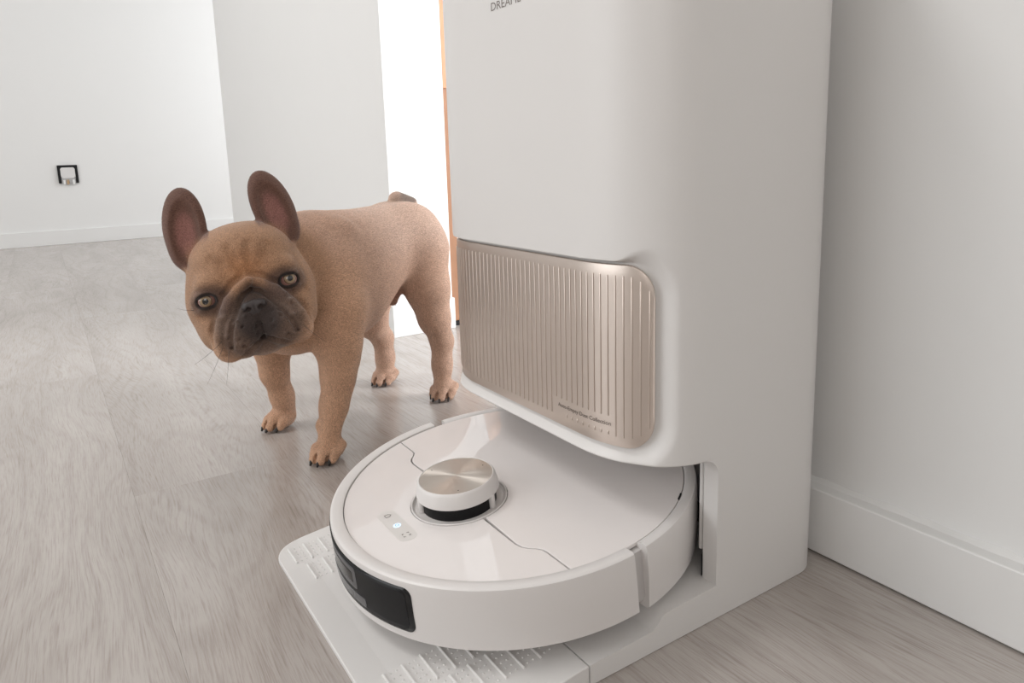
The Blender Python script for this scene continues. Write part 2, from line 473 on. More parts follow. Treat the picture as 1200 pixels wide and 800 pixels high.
# ramp plate in front, thinning to the edge, rounded corners
XL, YF = -.166, -.1955
def corner_poly():
    p = []
    r = .034
    for i in range(13):
        t = math.radians(180+90*i/12); p.append((XL+r+r*math.cos(t), YF+r+r*math.sin(t)))
    for i in range(13):
        t = math.radians(-90+90*i/12); p.append((W-r+r*math.cos(t), YF+r+r*math.sin(t)))
    p += [(W, -.0482), (XL, -.0482)]
    return p
def plate_z(y): return .0050+(.0176-.0050)*min(1, max(0, (y+.170)/.115))
cp = corner_poly()
bm = bmesh.new()
# grid clipped to the outline keeps the sloping top smooth
n = len(cp)
vs = [bm.verts.new((x, y, plate_z(y))) for x, y in cp]
vb = [bm.verts.new((x, y, 0)) for x, y in cp]
bm.faces.new(vs); bm.faces.new(vb[::-1])
for i in range(n): bm.faces.new((vb[i], vb[(i+1) % n], vs[(i+1) % n], vs[i]))
geom = bm.verts[:]+bm.edges[:]+bm.faces[:]
for yy in (-.170, -.055):
    bmesh.ops.bisect_plane(bm, geom=bm.verts[:]+bm.edges[:]+bm.faces[:], plane_co=(0, yy, 0), plane_no=(0, 1, 0))
for vert in bm.verts:
    if vert.co.z > .003: vert.co.z = plate_z(vert.co.y)
me = bpy.data.meshes.new('ramp_plate'); bm.to_mesh(me); bm.free(); me.materials.append(M_dock)
plate = bpy.data.objects.new('ramp_plate', me); col.objects.link(plate); me.shade_smooth(); me.set_sharp_from_angle(angle=.2)
bevel(plate, .0012, 2, 40); under(plate, dock)
# grip treads: low bars with rows of studs between
def tread(x0, x1, y):
    z = plate_z(y)-.0004
    v = [(x0, y-.0009, z), (x1, y-.0009, z), (x1, y+.0009, z+.0001), (x0, y+.0009, z+.0001), (x0+.001, y-.0004, z+.0021), (x1-.001, y-.0004, z+.0021), (x1-.001, y+.0004, z+.0022), (x0+.001, y+.0004, z+.0022)]
    f = [(3, 2, 1, 0), (4, 5, 6, 7), (0, 1, 5, 4), (1, 2, 6, 5), (2, 3, 7, 6), (3, 0, 4, 7)]
    o = mk('tread_bar', v, f, M_dock, smooth=False); o.parent = plate
sv = []; sf = []
def stud(x, y):
    z = plate_z(y)-.0003; r = .0011; b = len(sv)
    for i in range(6): sv.append((x+r*math.cos(i*math.pi/3), y+r*math.sin(i*math.pi/3), z))
    for i in range(6): sv.append((x+.5*r*math.cos(i*math.pi/3), y+.5*r*math.sin(i*math.pi/3), z+.0011))
    for i in range(6): sf.append((b+i, b+(i+1) % 6, b+6+(i+1) % 6, b+6+i))
    sf.append(tuple(b+6+i for i in range(6)))
for x0, ysh in ((-.150, 0), (-.112, .0075), (.078, .0075), (.113, 0)):
    for q in range(9):
        y = -.182+.0158*q+ysh
        if y > -.056: continue
        tread(x0, x0+.033, y)
        for a in range(5):
            for b_i in range(2): stud(x0+.003+.0066*a, y+.0052+.0052*b_i)
st = mk('stud', sv, sf, M_dock, smooth=False); st.parent = plate; st['kind'] = 'stuff'

# ------------------------------------------------------------------ robot vacuum, parked nose-out on the sloping tray
TILT = .0979
robot = empty('robot_vacuum', (0, 0, .0939), (TILT, 0, 0))
tag(robot, 'round white robot vacuum with glossy lid parked in the base station', 'robot vacuum')
D = math.radians
lathe('chassis', [(.0, -.064), (.150, -.064), (.164, -.056), (.1675, -.050), (.1675, -.007), (.0, -.007)], M_gap, robot, n=128)
# front bumper, an arc from side to side
lathe('bumper', [(.1635, -.0540), (.1735, -.0540), (.1752, -.0525), (.1756, -.0300), (.1752, -.0035), (.1747, -.0013), (.1733, -.0003), (.1715, 0), (.1640, -.0006), (.1630, -.0014), (.1630, -.0055)],
      M_robot, robot, D(-179.4), D(-.6), 128)
bump = robot.children[-1]
lathe('rear_ring', [(.1600, -.0600), (.1680, -.0600), (.1712, -.0580), (.1735, -.0300), (.1738, -.0050), (.1728, -.0022), (.1700, -.0012), (.1660, -.0016), (.1640, -.0022), (.1630, -.0030), (.1630, -.0055), (.1600, -.0055)],
      M_robot, robot, D(4.2), D(175.8), 128)
# black sensor window on the nose
def arc_panel(name, a0, a1, z0, z1, rad, r, material, parent, th=.0012, n=48):
    """rounded rectangle laid on the bumper's cylinder (a in degrees)"""
    x0, x1 = D(a0)*r, D(a1)*r
    v = []; f = []; rows_ = 10
    for i in range(n+1):
        s = x0+(x1-x0)*(.5-.5*math.cos(math.pi*i/n))
        e = max(0, (x0+rad)-s, s-(x1-rad)); dz = rad-math.sqrt(max(0, rad*rad-e*e))
        for k_ in range(rows_+1):
            z = z0+dz+(z1-z0-2*dz)*k_/rows_
            v.append((r*math.cos(s/r), r*math.sin(s/r), z))
    for i in range(n):
        for k_ in range(rows_): f.append((i*(rows_+1)+k_, (i+1)*(rows_+1)+k_, (i+1)*(rows_+1)+k_+1, i*(rows_+1)+k_+1))
    o = mk(name, v, f, material, parent)
    so = o.modifiers.new('thickness', 'SOLIDIFY'); so.thickness = th; so.offset = -1
    return o
win = arc_panel('sensor_window', -120, -60.5, -.0455, -.0060, .007, .1760, M_glassblk, bump)
arc_panel('sensor_frame', -118.2, -62.3, -.0440, -.0075, .006, .17625, M_black, bump, .0004)
arc_panel('sensor_plate', -101, -82, -.0300, -.0100, .003, .17650, M_lens, bump, .0004)
arc_panel('sensor_plate', -99.5, -84, -.0265, -.0155, .002, .17665, M_glassblk, bump, .0003)
arc_panel('sensor_plate', -104, -78.5, -.0420, -.0335, .002, .17650, mat('smoked sensor strip', (.09, .09, .095, 1), .2), bump, .0004)
# two-piece glossy lid with a stepped seam and a well for the turret
RL, LC, LR, LT = .1624, (0, -.060), .0455, -.0026
seam = [(-.1549, -.0487), (-.124, -.0487), (-.119, -.0495), (-.114, -.0525), (-.109, -.0570), (-.104, -.0597), (-.097, -.0610), (-.0452, -.0612)]
def lid_poly(front):
    g = -.0007 if front else .0007
    left = [(x, y+g) for x, y in seam]; right = [(-x, y) for x, y in left[::-1]]
    ang = lambda p: math.atan2(p[1]-LC[1], p[0]-LC[0])
    a0 = math.pi+ .02; 
    if front: hole = [(LC[0]+LR*math.cos(t), LC[1]+LR*math.sin(t)) for t in np.linspace(math.pi+.03, 2*math.pi-.03, 40)]
    else: hole = [(LC[0]+LR*math.cos(t), LC[1]+LR*math.sin(t)) for t in np.linspace(math.pi-.03, .03, 40)]
    pl = left[:-1]+hole+right[1:]
    ta = math.atan2(right[-1][1], right[-1][0]); tb = math.atan2(left[0][1], left[0][0])
    if front: arc = [(RL*math.cos(t), RL*math.sin(t)) for t in np.linspace(ta, tb, 90)]
    else: arc = [(RL*math.cos(t), RL*math.sin(t)) for t in np.linspace(ta, tb+2*math.pi, 150)]
    return pl[1:-1]+arc
for nm, fr in (('front_lid', True), ('rear_lid', False)):
    o = prism(nm, lid_poly(fr), LT-.0034, LT, M_lid, robot, bev=.0006)
# turret
lathe('turret_well', [(.0452, LT-.0030), (.0450, LT+.0006), (.0442, LT+.0009), (.0434, LT+.0004), (.0432, LT-.0012), (.0412, LT-.0022), (.0400, LT-.0030), (.0400, LT-.0034)], M_robot, robot, n=72, center=LC, closed=True)
lathe('turret_base', [(.0, LT-.0033), (.0415, LT-.0033), (.0412, LT-.0022), (.0395, LT-.0024), (.0360, LT-.0024), (.0, LT-.0024)], M_robot, robot, n=64, center=LC)
lathe('laser_window', [(.0, LT-.0024), (.0348, LT-.0024), (.0348, .0070), (.0, .0070)], M_black, robot, n=64, center=LC)
cap = lathe('turret_cap', [(.0, .0068), (.0375, .0068), (.0386, .0078), (.0382, .0115), (.0366, .0185), (.0356, .0207), (.0346, .0214), (.0341, .0212), (.0340, .0206), (.0, .0206)], M_robot, robot, n=96, center=LC)
lathe('metal_disc', [(.0, .0206), (.0339, .0206), (.0339, .0210), (.0, .0210)], M_disc, cap, n=96)
dsc = cap.children[0]
dsc.location = (LC[0], LC[1], 0)
for a in (205, 88, -25):
    t = D(a); prism('screw_mark', disc_poly(LC[0]+.0285*math.cos(t), LC[1]+.0285*math.sin(t), .0006, 10), .0208, .02112, M_black, cap)
for a in (-102, 28, 95, 163):
    t = D(a); x, y = LC[0]+.0360*math.cos(t), LC[1]+.0360*math.sin(t)
    prism('turret_post', disc_poly(x, y, .0030, 16), LT-.002, .0090, M_robot, robot)
# control strip
pill = prism('control_strip', rrect(-.0305, .0305, -.1325, -.1155, .0082), LT-.001, LT+.00012, mat('ivory strip', (.74, .715, .69, 1), .3), robot)
zt = LT+.00035
def outline(name, pts, w, material):
    n = len(pts); c = (sum(p[0] for p in pts)/n, sum(p[1] for p in pts)/n); v = []; f = []
    for p in pts:
        d = math.hypot(p[0]-c[0], p[1]-c[1]); k_ = (d-w)/d
        v += [(p[0], p[1], zt), (c[0]+(p[0]-c[0])*k_, c[1]+(p[1]-c[1])*k_, zt)]
    for i in range(n): j = (i+1) % n; f.append((2*i, 2*j, 2*j+1, 2*i+1))
    return mk(name, v, f, material, pill, smooth=False)
hx, hy = -.0195, -.1240
outline('home_icon', [(hx-.0026, hy-.0026), (hx+.0026, hy-.0026), (hx+.0026, hy+.0012), (hx, hy+.0036), (hx-.0026, hy+.0012)], .0008, M_icon)
prism('power_button', disc_poly(.0012, -.1240, .0034, 32), LT, zt, M_led, pill)
outline('power_icon', [(.0012+.0019*math.cos(t), -.1240+.0019*math.sin(t)) for t in np.linspace(0, 2*math.pi, 20)[:-1]], .0006, mat('blue icon', (.25, .4, .75, 1), .5)).location.z = .0002
hx = .0205
v = []; f = []
for sx in (-1, 1):
    for sy in (-1, 1):
        for (ax, ay, bx_, by_) in ((.0012, .0026, .0028, .0033), (.0022, .0014, .0029, .0033)):
            b = len(v); v += [(hx+sx*ax, -.124+sy*ay, zt), (hx+sx*bx_, -.124+sy*ay, zt), (hx+sx*bx_, -.124+sy*by_, zt), (hx+sx*ax, -.124+sy*by_, zt)]
            f.append((b, b+1, b+2, b+3))
mk('spot_icon', v, f, M_icon, pill, smooth=False)
# small dark catch on the rear edge
lathe('lid_catch', [(.1618, -.0030), (.1630, -.0030), (.1630, -.0018), (.1618, -.0018)], M_black, robot, D(30), D(33.5), 8)

# ------------------------------------------------------------------ dog, modelled as a smooth-blended distance field
#DOG
DO = Vector((-.4865, .025, 0)); DF = Vector((.447, -.894, 0)).normalized(); DL = Vector((0, 0, 1)).cross(DF)
dog = empty('dog', DO); dog.matrix_world = Matrix(((DF.x, DL.x, 0, DO.x), (DF.y, DL.y, 0, DO.y), (0, 0, 1, 0), (0, 0, 0, 1)))
tag(dog, 'fawn french bulldog with dark muzzle standing beside the base station', 'dog')
def to_dog(P):
    d = Vector(P)-DO; return np.array((d.dot(DF), d.dot(DL), d.z))
# head frame: a to the picture's right, b up, c towards the lens, units of HS metres
HD = .905; HS = HD/FPX
def pix(x, y, depth): return CAM+(fw+RIGHT*((x-600)/FPX)-UP*((y-330.75)/FPX))*depth
HC = to_dog(pix(293, 335, HD))
cv = (CAM-pix(293, 335, HD)).normalized(); cv = (cv + Vector((0, 0, -.06))).normalized()
rv = (RIGHT-cv*RIGHT.dot(cv)).normalized(); uv = cv.cross(rv)
th = math.radians(14.5)
av = rv*math.cos(th)+uv*math.sin(th); bv_ = cv.cross(av)
rot = lambda w: np.array((w.dot(DF), w.dot(DL), w.z))
HM = np.stack([rot(av), rot(bv_), rot(cv)], 1)          # columns: a, b, c in dog space
def H(a, b, c): return HC+HM@(np.array((a, b, c), float)*HS)

prims = []
def rotm(ax, ay, az):
    return np.array(Matrix.Rotation(az, 3, 'Z') @ Matrix.Rotation(ay, 3, 'Y') @ Matrix.Rotation(ax, 3, 'X'))
def ell(c, r, k=.02, M=None, op='u', lay=0):
    c = np.array(c, float); r = np.array(r, float); M = np.eye(3) if M is None else M
    def f(p):
        q = (p-c)@M; k0 = np.sqrt(((q/r)**2).sum(-1)); k1 = np.sqrt(((q/(r*r))**2).sum(-1))
        return k0*(k0-1)/np.maximum(k1, 1e-6)
    R = np.abs(M)@r
    prims.append((f, c-R, c+R, k, op))
def cone(a, b, ra, rb, k=.02, op='u'):
    a = np.array(a, float); b = np.array(b, float)
    def f(p):
        ba = b-a; t = np.clip(((p-a)@ba)/(ba@ba), 0, 1)
        d = p-a-t[..., None]*ba
        return np.sqrt((d*d).sum(-1))-(ra+(rb-ra)*t)
    prims.append((f, np.minimum(a-ra, b-rb), np.maximum(a+ra, b+rb), k, op))
def chain(pts, k=.015, op='u'):
    for (p, ra), (q, rb) in zip(pts, pts[1:]): cone(p, q, ra, rb, k, op)
def hell(c, r, k=8, ang=(0, 0, 0), op='u'): ell(H(*c), np.array(r)*HS, k*HS, HM@rotm(*ang), op)
def hcone(a, b, ra, rb, k=5, op='u'): cone(H(*a), H(*b), ra*HS, rb*HS, k*HS, op)
def blend(A, B, k, op):
    if op == 'u':
        h = np.maximum(k-np.abs(A-B), 0)/k; return np.minimum(A, B)-h*h*k*.25
    B = -B; h = np.maximum(k-np.abs(A-B), 0)/k; return np.maximum(A, B)+h*h*k*.25
def field(p):
    p = np.asarray(p, float); A = np.full(p.shape[:-1], 9.0)
    for f, lo, hi, k, op in prims: A = blend(A, f(p), k, op)
    return A
def surf_c(a, b, c0=130, c1=0):
    """outermost c of the head surface at (a, b)"""
    cs = np.linspace(c0, c1, 261); P = np.array([H(a, b, c) for c in cs]); F = field(P)
    i = int(np.argmax(F < 0)); return cs[i]

# trunk
ell((.055, 0, .228), (.120, .080, .090), .03)
cone((.060, 0, .249), (-.115, 0, .2665), .073, .062, .03)
cone((.02, 0, .212), (-.075, 0, .252), .072, .048, .03)
ell((.130, 0, .212), (.052, .070, .074), .03)
for s_ in (1, -1):
    ell((.088, .060*s_, .205), (.050, .034, .074), .022)             # shoulder
    cone((.058, .040*s_, .292), (.098, .074*s_, .190), .026, .026, .012)
    ell((-.126, .032*s_, .260), (.050, .042, .060), .03)             # haunch
# neck and nape
cone((.085, 0, .252), HC+HM@(np.array((6, 4, -50))*HS), .071, .058, .025)
cone((.120, .015, .208), HC+HM@(np.array((4, -28, -44))*HS), .060, .046, .02)
# front legs
chain([((.098, .070, .200), .036), ((.106, .074, .150), .0265), ((.113, .075, .112), .0200), ((.124, .075, .072), .0160), ((.137, .0755, .036), .0150)], .018)
chain([((.085, -.066, .185), .036), ((.094, -.072, .130), .0245), ((.092, -.075, .090), .0180), ((.081, -.076, .050), .0145), ((.077, -.076, .030), .0145)], .018)
ell((.090, .080, .128), (.014, .008, .018), .012); ell((.070, -.078, .116), (.014, .008, .018), .012)
# forearm muscle and dewclaw bumps
ell((.110, .082, .108), (.014, .010, .028), .012); ell((.142, .064, .047), (.006, .005, .008), .006); ell((.088, -.066, .042), (.006, .005, .008), .006)
# hind legs
chain([((-.126, .044, .248), .044), ((-.119, .058, .188), .0325), ((-.121, .067, .140), .0225), ((-.136, .069, .098), .0155), ((-.132, .070, .060), .0132), ((-.130, .0705, .030), .0145)], .02)
ell((-.150, .069, .097), (.010, .008, .014), .010)
chain([((-.128, -.046, .248), .044), ((-.122, -.062, .176), .033), ((-.122, -.069, .120), .0235), ((-.148, -.070, .086), .0150), ((-.153, -.071, .050), .0132), ((-.152, -.072, .028), .0145)], .02)
ell((-.162, -.070, .084), (.010, .008, .013), .010)
# tail stub, sheath
cone((-.124, .000, .3325), (-.150, .006, .3235), .0135, .0125, .005)
cone((-.100, .010, .212), (-.072, .022, .176), .014, .0085, .012)
# paws
PAWS = [(.137, .0755, .02), (.082, -.077, -.20), (-.138, .0705, .1), (-.158, -.073, -.1)]
claws = []
for (pf, plr, pa) in PAWS:
    ca, sa = math.cos(pa), math.sin(pa)
    W_ = lambda f_, l_, z_: (pf+f_*ca-l_*sa, plr+f_*sa+l_*ca, z_)
    ell(W_(.002, 0, .016), (.024, .0185, .0165), .008)
    for q, (tl, tf2, rr) in enumerate(((-.0165, .008, .0074), (-.0060, .0185, .0080), (.0060, .0185, .0080), (.0165, .008, .0074))):
        cone(W_(tf2-.014, tl*.85, .020), W_(tf2+.001, tl, .0150), rr, rr*1.02, .0022)
        cone(W_(tf2+.001, tl, .0150), W_(tf2+.007, tl, .0085), rr*1.02, rr*.85, .0022)
        claws.append((W_(tf2+.0095, tl*1.0, .0095), W_(tf2+.0148, tl*1.02, .0018)))
    for tl in (-.0115, 0, .0115):                                       # clefts between the toes
        f0 = .004 if tl else .012
        cone(W_(f0-.004, tl*.9, .0265), W_(f0+.016, tl*1.05, .012), .0022, .0030, .0012, 'd')
        cone(W_(f0+.016, tl*1.05, .012), W_(f0+.018, tl*1.08, .0), .0030, .0030, .0012, 'd')
# ---- head
hell((0, 14, -2), (65, 57, 62), 5)
hell((0, 38, 22), (48, 28, 30), 16)
hell((0, 44, -6), (56, 29, 42), 14)
for s_ in (1, -1):
    hell((41*s_, -10, 6), (31, 41, 38), 8)
    hell((39*s_, -38, 18), (27, 28, 32), 9)
    hell((33*s_, 16, 40), (21, 12, 16), 10)                           # brow
hell((0, -32, 36), (48, 37, 38), 10)                                  # muzzle
for s_ in (1, -1):
    hell((22*s_, -46, 57), (25, 26, 24), 5)                           # flews
    hell((38*s_, -54, 45), (17, 20, 24), 6)
hell((0, -66, 48), (20, 10, 18), 4)                                    # chin
# ears: upright, cupped towards the lens
for s_ in (1, -1):
    rt = (-.06, .28*s_, .13*s_)
    hell((50*s_, 82, -9), (24.5, 47, 12), 5, rt)
    hell((50*s_, 52, -14), (20, 20, 16), 10, (0, 0, -.45*s_))
    hell((50.5*s_, 77, 4.5), (18, 41, 11.5), 3, rt, 'd')
# wrinkles: nose rope and the grooves either side of it
def groove(path, r, lift, k):
    P3 = [(a, b, surf_c(a, b)+lift) for a, b in path]
    for p, q in zip(P3, P3[1:]): hcone(p, q, r, r, k, 'd')
for s_ in (1, -1):
    path = [(0, 9), (12, 3), (24, -8), (35, -23), (43, -40), (46, -58)]
    P3 = [(s_*a, b, surf_c(s_*a, b)+.5) for a, b in path]
    for (p, q, ra, rb) in zip(P3, P3[1:], (5.0, 6.0, 6.8, 6.8, 6.0), (6.0, 6.8, 6.8, 6.0, 4.5)): hcone(p, q, ra, rb, 2.5)
for s_ in (1, -1):
    groove([(s_*a, b) for a, b in ((0, 0), (9, -4), (17, -14), (26, -28), (33, -44), (35, -56))], 3.0, .0, 2)
    groove([(s_*a, b) for a, b in ((5, 17), (16, 12), (28, 1), (41, -15), (51, -33), (54, -50))], 2.8, .4, 3)
    groove([(s_*a, b) for a, b in ((5, 22), (7, 36), (11, 50))], 2.4, 1.8, 7)
    groove([(s_*a, b) for a, b in ((17, 24), (23, 34), (31, 42))], 2.2, 2.2, 8)
    groove([(s_*a, b) for a, b in ((36, -17), (47, -21), (58, -17))], 1.8, 1.4, 5)
# philtrum and mouth line
groove([(0, -30), (0, -40), (0, -52)], 1.7, .3, 2)
for s_ in (1, -1):
    groove([(s_*a, b) for a, b in ((0, -53), (8, -57), (18, -63), (29, -69), (40, -73))], 2.6, -.5, 2.5)
rs = random.Random(11)
for q in range(46):
    a = rs.uniform(-38, 38); b = rs.uniform(-60, -26)
    if abs(a) < 12 and b > -34: continue
    hell((a, b, surf_c(a, b)+rs.choice((.2, -1.2))), (1.6+rs.random()*1.4, 1.5+rs.random(), 1.6), 1.2, (0, 0, rs.random()*3), rs.choice(('u', 'd')))
# eye sockets
EYES = [(-47, -1), (42, -1)]
eyec = []
for ea, eb in EYES:
    sg = 1 if ea > 0 else -1
    c = surf_c(ea, eb)
    hell((ea, eb, c-7), (16.5, 13.5, 9), 7)
    c = surf_c(ea, eb)
    hell((ea, eb-.5, c+1), (9.8, 7.4, 9), 2, (0, 0, .10*sg), op='d')
    hell((ea-1*sg, eb+8.2, c-2.5), (12.5, 3.6, 6), 3, (0, 0, -.14*sg))
    hell((ea, eb-8.6, c-4), (11, 2.8, 5), 3)
    eyec.append((ea, eb, c-9.2))

def surface(lo, hi, h):
    lo = np.array(lo); n = np.ceil((np.array(hi)-lo)/h).astype(int)+1
    F = np.full(n, .05, np.float32)
    ax = [lo[i]+h*np.arange(n[i]) for i in range(3)]
    for f, a, b, k, op in prims:
        i0 = np.maximum(((a-k-2*h-lo)/h).astype(int), 0); i1 = np.minimum(((b+k+2*h-lo)/h).astype(int)+2, n)
        if (i1 <= i0).any(): continue
        g = np.stack(np.meshgrid(*[ax[i][i0[i]:i1[i]] for i in range(3)], indexing='ij'), -1)
        sl = tuple(slice(i0[i], i1[i]) for i in range(3))
        F[sl] = blend(F[sl], f(g).astype(np.float32), k, op)
    ins = F < 0
    c = np.zeros(n-1, np.uint8)
    crn = [(i, j, k) for i in (0, 1) for j in (0, 1) for k in (0, 1)]
    shp = n-1
    for i, j, k in crn: c += ins[i:i+shp[0], j:j+shp[1], k:k+shp[2]]
    cells = np.argwhere((c > 0) & (c < 8))
    ids = np.full(shp, -1, np.int32); ids[tuple(cells.T)] = np.arange(len(cells))
    acc = np.zeros((len(cells), 3)); cnt = np.zeros(len(cells))
    val = {q: F[tuple((cells+q).T)] for q in crn}
    for q in crn:
        for d in range(3):
            if q[d]: continue
            r = list(q); r[d] = 1; r = tuple(r)
            A, B = val[q], val[r]; m_ = (A < 0) != (B < 0)
            t = np.where(m_, A/np.where(m_, A-B, 1), 0)
            P = np.tile(np.array(q, float), (len(cells), 1)); P[:, d] = t
            acc[m_] += P[m_]; cnt[m_] += 1
    V = lo+(cells+acc/cnt[:, None])*h
    faces = []
    for d in range(3):
        u, w = (d+1) % 3, (d+2) % 3
        s0 = [slice(None)]*3; s1 = [slice(None)]*3; s0[d] = slice(0, -1); s1[d] = slice(1, None)
        e = np.argwhere(ins[tuple(s0)] != ins[tuple(s1)])
        e = e[(e[:, u] > 0) & (e[:, w] > 0) & (e[:, u] < shp[u]) & (e[:, w] < shp[w])]
        flip = ins[tuple(e.T)]
        def cid(du, dw):
            x = e.copy(); x[:, u] += du; x[:, w] += dw; return ids[tuple(x.T)]
        Q = np.stack([cid(-1, -1), cid(0, -1), cid(0, 0), cid(-1, 0)], 1)
        Q[~flip] = Q[~flip][:, ::-1]
        faces.append(Q)
    return V, np.concatenate(faces)
V, Q = surface((-.200, -.120, -.004), (.330, .145, .402), .0014)
me = bpy.data.meshes.new('coat'); me.vertices.add(len(V)); me.vertices.foreach_set('co', V.astype(np.float32).ravel())
me.loops.add(Q.size); me.loops.foreach_set('vertex_index', Q.astype(np.int32).ravel())
me.polygons.add(len(Q)); me.polygons.foreach_set('loop_start', np.arange(0, Q.size, 4, dtype=np.int32))
me.update(calc_edges=True); me.validate(); me.shade_smooth()
# coat colour (linear) per vertex
def mixc(C, c, m_): return C*(1-m_[:, None])+np.array(c[:3])[None]*m_[:, None]
sst = lambda x, a, b: np.clip((x-a)/(b-a), 0, 1)**2*(3-2*np.clip((x-a)/(b-a), 0, 1))
hl = ((V-HC)@HM)/HS; ha, hb_, hc_ = hl.T
C = np.tile(np.array(lin(186, 152, 131)[:3]), (len(V), 1))
C = mixc(C, lin(190, 162, 145), sst(V[:, 2], .22, .30)*sst(-V[:, 0], -.08, .06))          # greyer saddle
C = mixc(C, lin(194, 155, 127), sst(V[:, 0], .02, .12)*sst(.30-V[:, 2], 0, .06))           # warmer front
C = mixc(C, lin(205, 172, 150), sst(-V[:, 2], -.165, -.150)*sst(V[:, 2], .13, .14)*sst(-np.abs(V[:, 1]), -.06, -.03)*.6)
inhead = sst(-np.sqrt(ha**2+(hb_-8)**2+hc_**2), -112, -84)
C = mixc(C, lin(163, 127, 100), inhead)
C = mixc(C, lin(170, 120, 82), inhead*np.exp(-((ha)/24)**2-((hb_-24)/20)**2)*sst(hc_, 10, 35)*.8)
mz = np.sqrt((ha/50)**2+((hb_+38)/40)**2)
C = mixc(C, lin(92, 75, 66), sst(-mz, -1.15, -.80)*sst(hc_, 20, 44)*.92)
C = mixc(C, lin(50, 41, 39), sst(-np.sqrt((ha/29)**2+((hb_+33)/30)**2), -1.15, -.5)*sst(hc_, 36, 56)*.9)
C = mixc(C, lin(54, 44, 42), np.exp(-(ha/12)**2-((hb_-3)/11)**2)*sst(hc_, 36, 56)*.75)
C = mixc(C, lin(176, 148, 130), np.exp(-(ha/15)**2-((hb_+74)/5)**2)*sst(hc_, 30, 50)*.6)
for ea, eb in EYES:
    sg = 1 if ea > 0 else -1
    de = np.sqrt(((ha-ea+4*sg)/1.25)**2+((hb_-eb+1)/.95)**2)
    C = mixc(C, lin(92, 72, 64), sst(-de, -24, -12)*sst(hc_, 15, 35)*.85)
    de = np.sqrt(((ha-ea)/1.28)**2+(hb_-eb+.5)**2)
    C = mixc(C, lin(34, 26, 24), sst(-de, -10.6, -8.9)*sst(hc_, 15, 35)*.95)
for s_ in (1, -1):
    qa = (ha-50*s_)+.13*s_*(hb_-82); er = np.sqrt((qa/25)**2+((hb_-82)/48)**2)
    C = mixc(C, lin(108, 79, 68), sst(-er, -1.12, -.98)*np.maximum(sst(hb_, 58, 72), sst(np.abs(ha), 52, 60)*sst(hb_, 34, 42)))
    C = mixc(C, lin(156, 110, 102), sst(-np.sqrt((qa/15)**2+((hb_-76)/32)**2), -1.0, -.4)*sst(hc_, -18, -8)*sst(hb_, 38, 50)*.8)
C = mixc(C, lin(112, 96, 86), sst(-np.linalg.norm((V-np.array((-.139, .004, .331)))*np.array((.6, 1, 1)), axis=1), -.0195, -.0135))
C = mixc(C, lin(164, 116, 98), sst(-np.linalg.norm(V-np.array((-.078, .018, .182)), axis=1), -.03, -.015)*.6)
ca_ = me.color_attributes.new('coat', 'FLOAT_COLOR', 'POINT')
ca_.data.foreach_set('color', np.concatenate([C, np.ones((len(V), 1))], 1).astype(np.float32).ravel())
M_coat = bpy.data.materials.new('short fawn coat'); M_coat.use_nodes = True
nt = M_coat.node_tree; b = nt.nodes['Principled BSDF']; N = nt.nodes.new; Lk = nt.links.new
at_ = N('ShaderNodeAttribute'); at_.attribute_name = 'coat'
tc = N('ShaderNodeTexCoord')
n1 = N('ShaderNodeTexNoise'); n1.inputs['Scale'].default_value = 980; n1.inputs['Detail'].default_value = 3; n1.inputs['Roughness'].default_value = .6
mp = N('ShaderNodeMapping'); mp.inputs['Scale'].default_value = (.42, 1, .7); Lk(tc.outputs['Object'], mp.inputs[0]); Lk(mp.outputs[0], n1.inputs['Vector'])
n2 = N('ShaderNodeTexNoise'); n2.inputs['Scale'].default_value = 45; n2.inputs['Detail'].default_value = 2; Lk(tc.outputs['Object'], n2.inputs['Vector'])
m1 = N('ShaderNodeMapRange'); m1.inputs['From Min'].default_value = .32; m1.inputs['From Max'].default_value = .68; m1.inputs['To Min'].default_value = .62; m1.inputs['To Max'].default_value = 1.34
Lk(n1.outputs['Fac'], m1.inputs[0])
m2 = N('ShaderNodeMapRange'); m2.inputs['From Min'].default_value = .3; m2.inputs['From Max'].default_value = .7; m2.inputs['To Min'].default_value = .93; m2.inputs['To Max'].default_value = 1.06
Lk(n2.outputs['Fac'], m2.inputs[0])
mm = N('ShaderNodeMath'); mm.operation = 'MULTIPLY'; Lk(m1.outputs[0], mm.inputs[0]); Lk(m2.outputs[0], mm.inputs[1])
vm = N('ShaderNodeVectorMath'); vm.operation = 'SCALE'; Lk(at_.outputs['Color'], vm.inputs[0]); Lk(mm.outputs[0], vm.inputs['Scale'])
Lk(vm.outputs[0], b.inputs['Base Color'])
b.inputs['Roughness'].default_value = .75; b.inputs['Specular IOR Level'].default_value = .25
b.inputs['Sheen Weight'].default_value = .25; b.inputs['Sheen Roughness'].default_value = .5
bp = N('ShaderNodeBump'); bp.inputs['Strength'].default_value = .35; bp.inputs['Distance'].default_value = .0012
Lk(n1.outputs['Fac'], bp.inputs['Height']); Lk(bp.outputs[0], b.inputs['Normal'])
me.materials.append(M_coat)
coat = bpy.data.objects.new('body', me); col.objects.link(coat); coat.parent = dog


